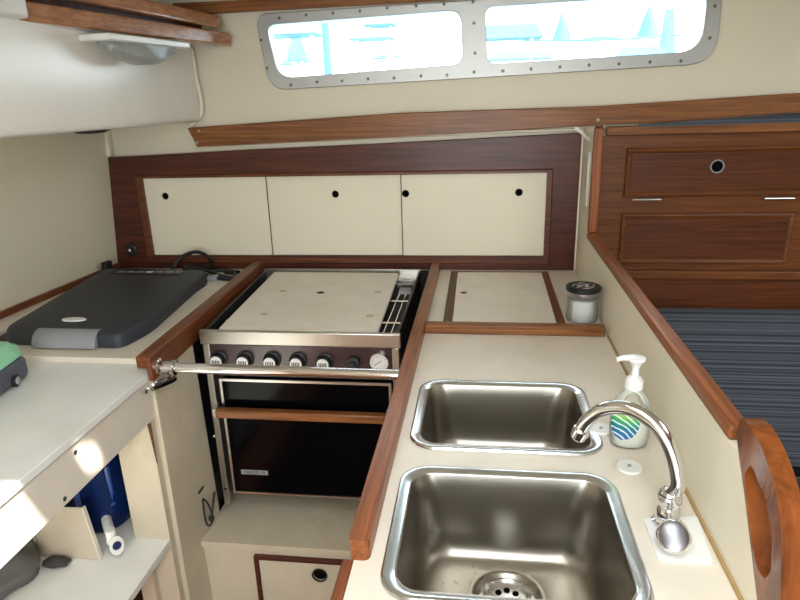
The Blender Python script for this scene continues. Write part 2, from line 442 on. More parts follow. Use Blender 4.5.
# ------------------------------------------------------------------ trims on the cabin side
a = [aty(187,128,2.19), aty(400,113,2.19), aty(600,106,2.19), aty(800,93,2.19), aty(860,90,2.19), aty(860,114,2.19), aty(800,117,2.19), aty(600,125,2.19), aty(400,137,2.19), aty(197,147,2.19)]
tr = sthing('trim_1', (0, 2.19, 1.42)); tr['label'] = 'long teak trim board under the portlight'
obj('trim_board', prism(nb(), [(p.x, p.z) for p in a], [], XZ, 2.19, WALLY), TEAKX, tr, bev=0.003)
for u, v in ((199,131),(197,143),(598,120)):
    p = aty(u, v, 2.19); obj('screw', lathe(nb(), p, (0,-1,0), [(.006,-.001),(.006,.001),(.003,.003)], 10), STEEL, tr)
struct(obj('trim_2', prism(nb(), px2([(172, 15.5), (224, 12.5), (409, 2), (520, -5), (520, -16), (409, -10), (240, 0), (172, 3)], 2.185), [], XZ, 2.185, WALLY - .0105), TEAKX, bev=.003), 'teak trim along the top of the cabin side')
bm = nb(); tube(bm, [(-1.04, 2.205, 1.362), (-.6, 2.21, 1.372), (0.0, 2.21, 1.386), (.33, 2.21, 1.388)], .005, 8, 3)
struct(obj('trim_3', bm, CREAM), 'thin cream bead between trim board and locker front')
struct(obj('trim_4', hexa(nb(), [(WLX(1.0,.9), 1.0, .9), (WLX(1.0,.9)+.014, 1.0, .9), (WLX(2.19,.9)+.014, 2.189, .9), (WLX(2.19,.9), 2.189, .9)], [(WLX(1.0,.922), 1.0, .922), (WLX(1.0,.922)+.012, 1.0, .922), (WLX(2.19,.922)+.012, 2.189, .922), (WLX(2.19,.922), 2.189, .922)]), TEAKYD, bev=.002), 'thin teak strip along the left wall behind the fridge')
bm = nb(); box(bm, (-1.45, 2.185, 1.33), (-1.365, WALLY - .0005, 1.443))
struct(obj('trim_5', bm, CREAM, bev=.006), 'cream corner block above locker frame')

# ------------------------------------------------------------------ overhead locker on the left
ol = thing('overhead_locker', 'glossy white painted overhead locker box above the left counter', 'locker', (-1.22, 1.2, 1.45))
sec = roundpoly([(-1.45, 1.447), (-1.0, 1.447), (-1.0, 1.70), (-1.45, 1.70)], [0, .02, .01, 0], 5)
obj('locker_body', prism(nb(), sec, [], lambda a, b, t: (a, t, b), -0.2, 2.205), SLABP, ol)
obj('cable_conduit', tube(nb(), [(-1.0, 2.2, 1.69), (-.998, 2.2, 1.6), (-.99, 2.2, 1.52), (-1.0, 2.2, 1.47), (-1.04, 2.2, 1.435)], .007, 8), CREAM, ol)
RAILW = wood('highlit_varnished_teak', (138, 86, 54), (190, 132, 90), 'Y', .25, .6)  # teak lightened to hold the highlight along the rails
def railseg(name, p0, p1, h, wd, mat, label):
    p0, p1 = V(p0), V(p1); d = (p1 - p0).normalized(); n = V((-d.y, d.x, 0)).normalized() * wd
    up = V((0, 0, h))
    bm = hexa(nb(), [p0, p1, p1 + n, p0 + n], [p0 + up, p1 + up, p1 + n + up, p0 + n + up])
    return tag(obj(name, bm, mat, bev=.006, seg=3), label, 'rail')
railseg('grab_rail', (-1.0, 1.335, 1.690), (-0.845, 2.175, 1.693), .042, .05, RAILW, 'lower varnished teak rail directly above the cabin lamp')
railseg('grab_rail', (-1.01, 1.30, 1.755), (-0.862, 2.14, 1.745), .040, .045, RAILW, 'upper teak rail parallel above the lower one at top left')
tag(obj('rail_gap_shade', hexa(nb(), [(-1.055, 1.3, 1.70), (-.92, 2.12, 1.70), (-1.0, 2.12, 1.70), (-1.14, 1.3, 1.70)],
    [(-1.055, 1.3, 1.79), (-.92, 2.12, 1.79), (-1.0, 2.12, 1.79), (-1.14, 1.3, 1.79)]), MAHX), 'dark board for the shaded gap behind the two teak rails at top left', 'board')  # dark wood stands in for the shade between the rails
tag(obj('switch_box', box(nb(), (-1.06, 1.12, 1.69), (-.965, 1.335, 1.80)), WHITEP, bev=.006), 'white box end at the near end of the lower teak rail', 'box')
# cabin lamp
L0 = V((-0.955, 1.545, 1.664)); L1 = V((-0.918, 1.915, 1.668))
cl = thing('cabin_lamp', 'white cabin lamp with clear faceted lens under the teak rail', 'lamp', (L0 + L1) / 2)
d = (L1 - L0).normalized(); n = V((-d.y, d.x, 0))
def lq(s, t, z): return L0 + d * s + n * t + V((0, 0, z))
Lg = (L1 - L0).length
obj('lamp_base', hexa(nb(), [lq(0, -.045, 0), lq(Lg, -.045, 0), lq(Lg, .045, 0), lq(0, .045, 0)], [lq(0, -.045, .016), lq(Lg, -.045, .016), lq(Lg, .045, .016), lq(0, .045, .016)]), WHITEP, cl, bev=.003)
loops = []
for k in range(17):
    s = k / 16; prof = math.sin(PI * s) ** 0.55; dp = 0.050 * prof + .0015; wd = .036 * (0.45 + 0.55 * prof)
    ss = Lg * (0.06 + 0.86 * s)
    loops.append([lq(ss, -wd, 0), lq(ss, -wd*.85, -dp*.7), lq(ss, -wd*.4, -dp), lq(ss, wd*.4, -dp), lq(ss, wd*.85, -dp*.7), lq(ss, wd, 0)])
obj('lamp_lens', rings(nb(), loops), LENS, cl, smooth=False)
obj('lamp_tube', cyl(nb(), lq(.06, 0, -.014), lq(Lg - .08, 0, -.014), .008), WHITEP, cl)
# small black cap at back corner
p = aty(92, 129, 2.15)
tag(obj('speaker', lathe(nb(), (-1.345, 2.06, 1.4465), (0, 0, -1), [(.070, 0), (.066, .014), (.045, .024), (0.001, .027)], 24), BLACK), 'small round black speaker under the back of overhead locker', 'speaker')

# ------------------------------------------------------------------ sliding door locker along the back
sl = thing('sliding_door_locker', 'dark mahogany framed locker with three cream sliding doors behind the stove', 'locker', (-.53, 2.21, .9))
fo = [(-1.416, .9005), (.345, .9005), (.348, 1.379), (-.28, 1.359), (-.835, 1.345), (-1.380, 1.327)]
hole = rect(-1.262, .952, .236, 1.252)
obj('frame', prism(nb(), fo, [hole], XZ, 2.19, WALLY - .001), MAHX, sl, bev=.002)
bm = nb(); i1 = rect(-1.258, .946, .233, 1.249)
rings(bm, [[(a, 2.184, b) for a, b in i1], [(a, 2.184, b) for a, b in rect(-1.280, .926, .250, 1.258)], [(a, 2.19, b) for a, b in rect(-1.284, .922, .254, 1.262)]], False, False)
rings(bm, [[(a, 2.184, b) for a, b in i1], [(a, 2.205, b) for a, b in i1]], False, False)
obj('frame_moulding', bm, wood('moulding_mahogany', (70, 36, 22), (116, 66, 40), 'X'), sl, smooth=False)
for x0, x1, hx in ((-1.262, -.776, -1.18), (-.779, -.276, -.522), (-.279, .236, None)):
    ty = 2.200 if x0 != -.779 else 2.204
    hs = []
    hcs = [hx] if hx is not None else [-.262, .140]
    hs = [circ(h, 1.180, .0135) for h in hcs]
    dr = obj('sliding_door', prism(nb(), rect(x0 + .001, .942, x1 - .001, 1.254), hs, XZ, ty, ty + .006), DOORP, sl, smooth=False)
    for h in hcs:
        obj('finger_hole', lathe(nb(), (h, ty + .0045, 1.180), (0, 1, 0), [(.0133, 0), (.0133, .004)], 20), HOLE, dr)
for xg in (-.7775, -.2775):
    obj('door_edge', box(nb(), (xg - .0015, 2.197, .946), (xg + .0015, 2.1995, 1.25)), MAHZ, sl)
soc = thing('power_socket', 'round black socket low on the mahogany frame above the fridge', 'socket', (-1.345, 2.19, .975))
obj('socket_body', lathe(nb(), (-1.345, 2.19, .975), (0, -1, 0), [(.026, 0), (.026, .006), (.018, .012)], 24), BLACK, soc)
obj('pilot_light', lathe(nb(), (-1.347, 2.178, .975), (0, -1, 0), [(.005, 0), (.004, .003)], 12), WHITEP, soc)
obj('screw', lathe(nb(), (-.334, 2.19, 1.345), (0, -1, 0), [(.005, -.001), (.005, .002)], 10), BLACK, sl)

# ------------------------------------------------------------------ counters
FR = (-1.345, 1.385, -.935, 2.02)           # fridge opening
bm = prism(nb(), [(WLX(1.325,.88), 1.325), (-.7915, 1.325), (-.826, 2.189), (WLX(2.189,.88), 2.189)], [roundpoly(rect(-1.36, 1.42, -.95, 2.0), .02)], XY, .872, .900)
tag(obj('fridge_counter', bm, COUNTER, bev=.002), 'cream counter surrounding the black portable fridge', 'counter')
tag(obj('fridge_well', prism(nb(), rect(-1.38, 1.40, -.93, 2.02), [rect(-1.36, 1.42, -.95, 2.0)], XY, .775, .8715), DARKMET), 'dark lining of the recess holding the portable fridge', 'lining')
# sink counter with two cutouts
S1 = (0.052, 1.105, .352, .285); S2 = (0.050, .757, .350, .300)     # cx, cy, w, h (outer rim)
hl = [rrect(c[0], c[1], c[2] - .03, c[3] - .03, .04) for c in (S1, S2)]
pf = [(-.165, .20), (.321, .20), (.346, 2.189), (-.165, 2.19)]
sc_ = thing('sink_counter', 'cream laminate counter holding the two steel sinks', 'counter', (.09, 1.2, 0))
obj('worktop', prism(nb(), pf, hl, XY, .872, .900), COUNTER, sc_)
obj('side_panel', box(nb(), (-.165, .20, .02), (-.147, 2.19, .872)), BAYP, sc_)
obj('caulk_joint', tube(nb(), [(.3225, .22, .901), (.3305, .9, .901), (.338, 1.54, .901)], .0035, 6, 1), CAULK, sc_)
# top loading locker lid behind cross rail
ld = thing('locker_lid', 'cream drop-in counter lid with brown side strips behind the cross rail', 'lid', (.075, 1.9, .9))
bm = prism(nb(), [(-.069, 1.572), (.216, 1.572), (.224, 2.145), (-.072, 2.145)], [circ(-.045, 1.90, .012)], XY, .9003, .9035)
obj('lid_panel', bm, BOARD, ld)
obj('finger_hole', lathe(nb(), (-.045, 1.90, .9005), (0, 0, 1), [(.0118, 0), (.0118, .001)], 18), HOLE, ld)
obj('edge_strip', hexa(nb(), [(-.096, 1.567, .9002), (-.070, 1.567, .9002), (-.073, 2.15, .9002), (-.097, 2.15, .9002)], [(-.096, 1.567, .904), (-.070, 1.567, .904), (-.073, 2.15, .904), (-.097, 2.15, .904)]), paint('worn_brown_strip', (112, 84, 56), .7, var=.25, scale=40), ld)
obj('edge_strip', hexa(nb(), [(.216, 1.567, .9002), (.240, 1.567, .9002), (.246, 2.15, .9002), (.225, 2.15, .9002)], [(.216, 1.567, .906), (.240, 1.567, .906), (.246, 2.15, .906), (.225, 2.15, .906)]), TEAKYD, ld)
obj('edge_strip', box(nb(), (-.097, 2.146, .9002), (.246, 2.154, .905)), TEAKX, ld)

def fiddle(lo, hi, mat, label, b=.008):
    return tag(obj('fiddle_rail', box(nb(), lo, hi), mat, bev=b, seg=3), label, 'rail')
fiddle((-.141, 1.535, .9), (.330, 1.565, .927), TEAKX, 'short teak rail running across the counter behind the sinks', .004)
def skx(y): return -.050 * (y - 1.26) / .93 * .7        # this rail runs slightly outboard towards the back
bm = nb(); loops = [[(a + skx(y), y, b) for a, b in ((-.815, .901), (-.790, .901), (-.790, .868), (-.776, .868), (-.776, .934), (-.815, .934))] for y in (1.262, 2.188)]
tag(obj('fiddle_rail', rings(bm, loops), TEAKYD, bev=.006, seg=3), 'teak rail between the fridge counter and the stove', 'rail')
# long fiddle with rounded end
bm = prism(nb(), roundpoly([(-.172, .675), (-.143, .675), (-.139, 2.188), (-.168, 2.188)], [.012, .012, 0, 0]), [], XY, .862, .932)
tag(obj('fiddle_rail', bm, TEAKY, bev=.008, seg=3), 'long teak rail between the stove and the sinks', 'rail')
tag(obj('edge_strip', prism(nb(), rect(-.181, .25, -.1655, .674), [], XY, .001, .903), TEAKYD, bev=.003), 'teak edging strip below the near end of the long rail', 'edging')

# ------------------------------------------------------------------ sinks
def dense(pts, N, m=7):
    out = []
    for i, p in enumerate(pts):
        out.append(p)
        if i % (N + 1) == N:
            q = pts[(i + 1) % len(pts)]
            for k in range(1, m + 1):
                t = k / (m + 1); out.append((p[0] + (q[0] - p[0]) * t, p[1] + (q[1] - p[1]) * t))
    return out
def sink(c, depth, label, drain):
    cx, cy, w, h = c
    t = thing('kitchen_sink', label, 'sink', (cx, cy, .9 - depth))
    N = 8; z = .9
    def R(ins, zz, r, ox=0, oy=0): return [(a + ox, b + oy, zz) for a, b in dense(rrect(cx, cy, w - 2*ins, h - 2*ins, r, N), N)]
    lp = [R(.000, z + .0005, .048), R(.001, z + .004, .047), R(.004, z + .0055, .045), R(.009, z + .0045, .042), R(.018, z + .0035, .036), R(.0205, z + .001, .035),
          R(.0225, z - .006, .036), R(.025, z - .02, .042), R(.028, z - .05, .048), R(.031, z - depth + .05, .052), R(.034, z - depth + .026, .054), R(.040, z - depth + .012, .054), R(.050, z - depth + .005, .050), R(.068, z - depth + .002, .040)]
    dx, dy = drain
    def C(r, zz):
        pts = []
        for (a, b) in dense(rrect(cx, cy, w - .15, h - .15, .028, N), N):
            an = math.atan2((b - cy) , (a - cx) )
            pts.append((dx + math.cos(an) * r, dy + math.sin(an) * r, zz))
        return pts
    lp += [C(.060, z - depth + .0012), C(.056, z - depth + .0022), C(.050, z - depth - .002), C(.044, z - depth - .007)]
    nr = 6
    bm = nb(); rings(bm, lp[:nr], False, False)
    obj('rim', bm, RIMM, t, ang=50)
    bm = nb(); rings(bm, lp[nr-1:], False, False)
    # outside skin so it has thickness
    obj('bowl', bm, SINKM, t, ang=60)
    dr = obj('drain', lathe(nb(), (dx, dy, z - depth - .014), (0, 0, 1), [(.044, 0), (.044, .010), (.038, .013), (.034, .010), (.030, .008), (.001, .007)], 32), RIMM, t)
    for k in range(8):
        a = 2*PI*k/8; q = V((dx + math.cos(a)*.019, dy + math.sin(a)*.019, z - depth - .0062))
        obj('drain_hole', lathe(nb(), q, (0, 0, 1), [(.0052, 0), (.0052, .001)], 10), HOLE, dr)
    return t
sink(S1, .145, 'far steel sink bowl beside the soap bottle, the smaller of the two', (0.055, 1.07))
sink(S2, .150, 'near steel sink bowl with water drops and visible drain', (0.052, .787))
bm = nb()
for k in range(90):
    x = random.choice([random.uniform(-.08, 0.02), random.uniform(.06, .17)]); y = random.uniform(.70, .875)
    r = random.uniform(.0006, .0019)
    lathe(bm, (x, y, .7524), (0, 0, 1), [(r, 0), (r*.8, r*.5), (r*.2, r*.8)], 6)
wd = obj('water_drops', bm, CHROME); tag(wd, 'scattered water drops on the bottom of the near sink', 'water drops'); wd['kind'] = 'stuff'

# ------------------------------------------------------------------ partition between galley and saloon
pt = thing('partition', 'cream partition with varnished teak capping right of the sinks', 'partition', (.36, 1.4, 0))
po = [(.20, .02), (2.189, .02), (2.189, 1.405), (1.985, 1.405), (1.975, 1.062), (.80, 1.062), (.70, .98), (.66, .8), (.20, .5)]
po = [(.60, .02), (2.189, .02), (2.189, 1.40), (1.985, 1.40), (1.975, 1.062), ] + [(p.y - .014, min(p.z, 1.062)) for p in (atx(u, v, .333) for u, v in ((736, 433), (745, 500), (757, 600), (766, 680)))] + [(.60, .70)]
def PZ(a, b, t): return (.348 - .012 * (2.19 - a) + t, a, b)
obj('panel', prism(nb(), po, [], PZ, 0, .022), DOORP, pt, smooth=False)
# capping: horizontal run + vertical run
cap = roundpoly([(.79, 1.062), (1.965, 1.062), (1.965, 1.405), (1.998, 1.405), (1.998, 1.094), (1.985, 1.084), (.79, 1.084)], 0)
cv = prism(nb(), [(1.966, 1.0845), (1.966, 1.405), (1.984, 1.405), (1.984, 1.0845)], [], PZ, -.002, .026)
obj('end_capping', cv, TEAKZ, pt, bev=.004, seg=3)
cp = prism(nb(), [(.755, 1.062), (1.984, 1.062), (1.984, 1.084), (.755, 1.084)], [], PZ, -.002, .026)
obj('capping', cp, TEAKY, pt, bev=.005, seg=3)
HX = .329
def hx(pts, x=HX): return [(p.y, p.z) for p in (atx(u, v, x) for u, v in pts)]
hb = hx([(736, 433), (745, 500), (757, 600), (766, 680), (784, 680), (780, 600), (782, 527), (773, 478), (761, 446), (750, 425), (741, 417)])
print('handle', [(round(a, 3), round(b, 3)) for a, b in hb])
hb2 = roundpoly(hb, [.004, .01, .02, 0, 0, .02, .02, .018, .012, .01, .004], 5)
slot = roundpoly(hx([(744, 474), (751, 464), (766, 500), (772, 540), (771, 572), (764, 580), (756, 566), (749, 520)]), .008, 5)
obj('handle_board', prism(nb(), hb2, [slot], YZ, HX, HX + .025), GOLD, pt, bev=.008, seg=4)
obj('top_screw', lathe(nb(), (.358, 1.976, 1.4055), (0, 0, 1), [(.012, 0), (.011, .005), (.004, .006)], 16), MAHX, pt)
obj('corner_bead', box(nb(), (.340, 2.175, .901), (.3455, 2.182, 1.375)), CREAM, pt)
tag(obj('bent_hook', tube(nb(), [aty(575, 128, 2.14), aty(582, 133, 2.12), aty(588, 139, 2.08), aty(594, 140, 2.03)], .006, 8), WHITEP), 'small bent white rod at the top of the partition corner', 'hook')
p1 = [aty(594, 175, 2.03), aty(593, 190, 2.03)]
bk = thing('bracket', 'narrow white slotted bracket beside the mahogany locker frame', 'bracket', (.33, 2.05, 1.1))
obj('bracket_plate', box(nb(), (.341, 2.02, 1.16), (.3455, 2.05, 1.33)), WHITEP, bk, bev=.002)
obj('bracket_slot', box(nb(), (.339, 2.03, 1.20), (.3412, 2.04, 1.29)), BAYP, bk)

# ------------------------------------------------------------------ saloon lockers and cushions
LY = 2.19
lk = thing('saloon_locker', 'brown teak saloon locker with framed doors right of the partition', 'locker', (1.3, LY, .74))
D1 = rect(.510, 1.146, 1.62, 1.292); 
obj('carcass', prism(nb(), [(.374, .735), (2.2, .735), (2.2, 1.41), (.374, 1.365)], [], XZ, LY, WALLY - .001), LOCKX, lk, smooth=False)
obj('top_rail', prism(nb(), px2([(607, 127), (860, 119.5), (860, 130), (607, 135.5)], LY - .02), [], XZ, LY - .02, WALLY - .001), TEAKX, lk, bev=.003)
def pdoor(x0, z0, x1, z1, hole):
    dr = obj('door', prism(nb(), rect(x0 + .012, z0 + .012, x1 - .012, z1 - .012), [circ(hole[0], hole[1], .019)] if hole else [], XZ, LY - .006, LY), LOCKD, lk, smooth=False)
    bm = nb()
    f = lambda e, y: [(a, y, b) for a, b in rect(x0 + e, z0 + e, x1 - e, z1 - e)]
    rings(bm, [f(0, LY), f(.002, LY - .011), f(.008, LY - .014), f(.015, LY - .010), f(.018, LY - .006)], False, False)
    obj('door_moulding', bm, LOCKX, dr, smooth=False)
    if hole:
        h = V((hole[0], LY, hole[1]))
        obj('finger_hole', lathe(nb(), h + V((0, -.003, 0)), (0, 1, 0), [(.0185, 0), (.0185, .002)], 24), HOLE, dr)
        bm = nb(); lathe(bm, h + V((0, -.005, 0)), (0, -1, 0), [(.0185, 0), (.0185, .005), (.0225, .005), (.0225, 0)], 28, cap=False)
        obj('hole_ring', bm, GREYP, dr)
pdoor(.492, 1.162, 1.60, 1.326, (.784, 1.262))
pdoor(.492, .928, 1.052, 1.106, None)
pdoor(1.10, .928, 1.64, 1.106, None)
for u in (646, 778):
    p = aty(u, 198, LY)
    h = obj('hinge', box(nb(), (p.x - .045, LY - .010, 1.150), (p.x + .045, LY - .001, 1.158)), STEEL, lk, bev=.002)
    obj('hinge_pin', cyl(nb(), (p.x - .047, LY - .011, 1.154), (p.x + .047, LY - .011, 1.154), .004, seg=10), STEEL, h)
obj('lower_moulding', box(nb(), (.44, LY - .02, .874), (2.2, LY - .0005, .905)), LOCKX, lk, bev=.004)
obj('kick_board', box(nb(), (.44, LY - .004, .74), (2.2, LY - .0003, .873)), LOCKD, lk)
# rolled fabric on top of locker
bm = nb(); loops = []
for k in range(14):
    t_ = k/13; p = aty(640 + 230*t_, 126 - 7*t_, 2.172); hgt = .004 + .022*min(1, t_*1.5)
    loops.append([(p.x, 2.20, p.z - .003), (p.x, 2.168, p.z - .003), (p.x, 2.166, p.z + hgt*.8), (p.x, 2.172, p.z + hgt), (p.x, 2.182, p.z + hgt)])
tag(obj('folded_blanket', rings(bm, loops), FABRIC), 'blue-grey striped cloth lying along the top of the saloon locker', 'blanket')
# seat back and seat cushions
def cushion(name, b4, t4, mat, label, cat):
    o = obj(name, hexa(nb(), b4, t4), mat, bev=.05, seg=5); return tag(o, label, cat)
cushion('backrest_cushion', [(.40, 1.98, .24), (1.36, 1.98, .24), (1.36, 2.14, .24), (.40, 2.14, .24)], [(.40, 2.10, .775), (1.36, 2.10, .775), (1.36, 2.185, .775), (.40, 2.185, .775)], FABRIC, 'blue-grey striped backrest cushion below the saloon locker', 'cushion')
cushion('backrest_cushion', [(1.37, 1.98, .24), (2.6, 1.98, .24), (2.6, 2.14, .24), (1.37, 2.14, .24)], [(1.37, 2.10, .775), (2.6, 2.10, .775), (2.6, 2.185, .775), (1.37, 2.185, .775)], FABRIC, 'second striped backrest cushion at the far right frame edge', 'cushion')
cushion('seat_cushion', [(.40, .25, .12), (1.0, .25, .12), (1.0, 1.97, .12), (.40, 1.97, .12)], [(.40, .25, .25), (1.0, .25, .25), (1.0, 1.97, .25), (.40, 1.97, .25)], FABRICY, 'black ribbed seat cushion behind the teak handle', 'cushion')
cushion('seat_cushion', [(1.01, .25, .12), (2.2, .25, .12), (2.2, 1.97, .12), (1.01, 1.97, .12)], [(1.01, .25, .25), (2.2, .25, .25), (2.2, 1.97, .25), (1.01, 1.97, .25)], FABRICY, 'black ribbed seat cushion at the right edge', 'cushion')
tag(obj('settee_base', box(nb(), (.40, .25, .001), (2.2, 2.18, .119)), LOCKX), 'teak settee base under the seat cushions', 'settee')
tag(obj('settee_shelf', box(nb(), (.40, 1.972, .120), (2.6, 2.185, .2385)), DARKMET), 'dark ledge behind the seat cushions carrying the backrests', 'ledge')

# ------------------------------------------------------------------ stove bay + ledge
bw = thing('desk', 'white topped chart desk with open shelf below, left foreground', 'desk', (-1.1, .9, 0))
obj('desk_top', hexa(nb(), [(WLX(.2,.868), .20, .868), (-.793, .20, .868), (-.793, 1.324, .868), (WLX(1.324,.868), 1.324, .868)], [(WLX(.2,.886), .20, .886), (-.793, .20, .886), (-.793, 1.324, .886), (WLX(1.324,.886), 1.324, .886)]), DESKW, bw, bev=.002)
bm = nb(); box(bm, (-.822, .20, .762), (-.800, 1.262, .868)); box(bm, (-.822, 1.262, .762), (-.800, 1.50, .868))
obj('front_fascia', bm, COUNTER, bw)
for y, z in ((.985, .845), (1.262, .842), (.93, .775)):
    obj('fascia_screw', lathe(nb(), (-.800, y, z), (1, 0, 0), [(.005, -.001), (.005, .001), (.002, .002)], 10), SCREWM, bw)
obj('end_panel', hexa(nb(), [(-.822, 1.285, .001), (-.792, 1.285, .001), (-.774, 1.505, .001), (-.822, 1.505, .001)], [(-.822, 1.285, .868), (-.792, 1.285, .868), (-.790, 1.505, .868), (-.822, 1.505, .868)]), BAYP, bw, bev=.002)
obj('inner_panel', box(nb(), (-.905, 1.262, .001), (-.805, 1.284, .7615)), BAYP, bw)  # white panel, its shade put into the darker cream
obj('rust_streak', hexa(nb(), [(-.8045, 1.2605, .64), (-.802, 1.2605, .64), (-.802, 1.2615, .64), (-.8045, 1.2615, .64)], [(-.812, 1.2605, .755), (-.802, 1.2605, .755), (-.802, 1.2615, .755), (-.812, 1.2615, .755)]), RUST, bw)
obj('shelf', box(nb(), (-1.449, .20, .385), (-.806, 1.62, .405)), DESKW, bw, bev=.002)
obj('shelf_back', box(nb(), (-1.449, 1.62, .05), (-.83, 1.64, .755)), DARKMET, bw)  # dark sheet stands in for the unlit depth of the cubby
obj('lower_panel', box(nb(), (-.90, 1.24, .001), (-.86, 1.262, .384)), BAYP, bw)

sb = thing('stove_bay', 'dark lined bay around and behind the stove', 'bay', (-.48, 1.9, 0))
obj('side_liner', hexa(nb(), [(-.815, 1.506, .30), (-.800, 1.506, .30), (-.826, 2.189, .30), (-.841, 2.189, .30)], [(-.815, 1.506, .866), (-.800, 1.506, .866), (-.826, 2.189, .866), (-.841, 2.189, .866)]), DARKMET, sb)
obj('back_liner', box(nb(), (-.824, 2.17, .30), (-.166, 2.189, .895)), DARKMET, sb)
for y, z in ((1.58, .531), (1.55, .78)):
    obj('liner_bolt', lathe(nb(), (-.802, y, z), (1, 0, 0), [(.007, 0), (.006, .003)], 10), STEEL, sb)

lg = thing('ledge_locker', 'cream ledge locker with brown framed door beneath the oven', 'locker', (-.48, 1.39, 0))
obj('ledge_top', box(nb(), (-.789, 1.385, .282), (-.167, 2.17, .300)), BAYP, lg)
obj('front_panel', box(nb(), (-.789, 1.395, .001), (-.167, 1.410, .281)), BAYP, lg)
dr = obj('door', prism(nb(), rect(-.620, .02, -.19, .250), [circ(-.442, .208, .019)], XZ, 1.386, 1.394), BAYP, lg)
obj('finger_hole', lathe(nb(), (-.442, 1.390, .208), (0, 1, 0), [(.0187, 0), (.0187, .003)], 24), HOLE, dr)
bm = nb(); lathe(bm, (-.442, 1.386, .208), (0, -1, 0), [(.019, -.004), (.019, .003), (.023, .003), (.023, 0)], 28, cap=False)
obj('hole_ring', bm, BURNT, dr)
obj('door_frame', prism(nb(), rect(-.634, .01, -.17, .262), [rect(-.622, .022, -.19, .251)], XZ, 1.380, 1.3949), MAHX, lg, bev=.002)

# ------------------------------------------------------------------ stove
x0, x1, y0, y1 = -.757, -.207, 1.502, 2.150
st = thing('gimballed_stove', 'stainless marine stove with black glass oven door and covered hob', 'stove', (-.48, 1.8, .30))
bm = nb(); box(bm, (x0 + .004, y0 + .03, .37), (x1 - .004, y1, .862))
obj('oven_body', bm, DARKMET, st)
obj('front_rim', box(nb(), (x0 - .006, y0 - .008, .872), (x1 + .006, y0 + .006, .913)), STEEL, st, bev=.003)
XB = -.797
obj('back_rim', box(nb(), (XB, y1 - .012, .862), (x1, y1, .914)), STEEL, st, bev=.002)
XB = -.797
obj('side_rim', box(nb(), (x1 - .008, y0 + .006, .862), (x1, y1 - .012, .908)), DARKMET, st, bev=.002)
obj('side_rim', hexa(nb(), [(x0, y0 + .006, .862), (x0 + .008, y0 + .006, .862), (XB + .008, y1 - .012, .862), (XB, y1 - .012, .862)], [(x0, y0 + .006, .908), (x0 + .008, y0 + .006, .908), (XB + .008, y1 - .012, .908), (XB, y1 - .012, .908)]), DARKMET, st, bev=.002)
obj('hob_tray', hexa(nb(), [(x0 + .008, y0 + .006, .862), (x1 - .008, y0 + .006, .862), (x1 - .008, y1 - .012, .862), (XB + .008, y1 - .012, .862)], [(x0 + .008, y0 + .006, .866), (x1 - .008, y0 + .006, .866), (x1 - .008, y1 - .012, .866), (XB + .008, y1 - .012, .866)]), BURNT, st)
# burners and pan grids
for (bx, by, br) in ((-.61, 1.68, .045), (-.36, 1.68, .035), (-.48, 1.97, .045)):
    b = obj('burner', lathe(nb(), (bx, by, .866), (0, 0, 1), [(br, 0), (br, .010), (br*.8, .012), (br*.8, .018), (.001, .019)], 24), BURNT, st)
g = nb()
for y in (1.64, 1.84, 2.03): tube(g, [(x0 + .012, y, .890), (x1 - .012, y, .890)], .0035, 6, 1)
for x in (-.735, -.258, -.236): tube(g, [(x, 1.53, .888), (x, 2.12, .888)], .0028, 6, 1)
obj('pan_grid', g, CHROME, st)
obj('grid_clip', box(nb(), (-.262, 1.935, .884), (-.222, 1.975, .894)), GREYP, st)
obj('grid_clip', box(nb(), (-.742, 1.84, .884), (-.712, 1.88, .894)), GREYP, st)
obj('corner_plate', box(nb(), (-.285, 2.06, .868), (-.216, 2.138, .896)), STEEL, st, bev=.002)
# control panel
obj('control_panel', box(nb(), (x0 + .018, y0 - .002, .775), (x1 - .018, y0 + .029, .872)), CTRL, st, bev=.002)
for xa in (x0, x1 - .019):
    s = obj('front_stile', box(nb(), (xa, y0 - .006, .345), (xa + .019, y0 + .029, .872)), STEEL, st, bev=.002)
obj('stile_bolt', lathe(nb(), (x0 + .010, y0 - .006, .405), (0, -1, 0), [(.005, 0), (.004, .003)], 10), CHROME, st)
kx = [-.715, -.639, -.562, -.488, -.413]
for k in kx:
    kn = obj('control_knob', lathe(nb(), (k, y0 - .002, .828), (0, -1, 0), [(.025, 0), (.025, .004), (.020, .006), (.019, .022), (.017, .024)], 28), BLACK, st)
    obj('knob_face', lathe(nb(), (k, y0 - .026, .828), (0, -1, 0), [(.0165, 0), (.0160, .0015)], 28), WHITEP, kn)
    m = nb()
    for q in range(5): box(m, (k - .011 + q*.0048, y0 - .0285, .823), (k - .0085 + q*.0048, y0 - .0276, .833))
    box(m, (k - .012, y0 - .0285, .8215), (k + .0125, y0 - .0276, .8228))
    obj('knob_marks', m, BLACK, kn)
obj('igniter_button', lathe(nb(), (-.332, y0 - .002, .828), (0, -1, 0), [(.019, 0), (.018, .012), (.008, .014), (.007, .020)], 20), BLACK, st)
gz = (-.261, y0 - .002, .832)
ga = obj('thermometer_dial', lathe(nb(), gz, (0, -1, 0), [(.027, 0), (.027, .010), (.025, .012), (.023, .0085)], 32), CHROME, st)
obj('dial_face', lathe(nb(), (gz[0], gz[1] - .009, gz[2]), (0, -1, 0), [(.0235, 0), (.0235, .001)], 32), WHITEP, ga)
m = nb()
for q in range(12):
    an = math.radians(-60 + q * 300/11); c, s = math.cos(an + PI/2), math.sin(an + PI/2)
    cyl(m, (gz[0] + c*.016, gz[1] - .0104, gz[2] + s*.016), (gz[0] + c*.021, gz[1] - .0104, gz[2] + s*.021), .0006, seg=5)
cyl(m, (gz[0] + .005, gz[1] - .0106, gz[2] + .005), (gz[0] - .012, gz[1] - .0106, gz[2] - .008), .001, seg=5)
obj('dial_needle', m, BLACK, ga)
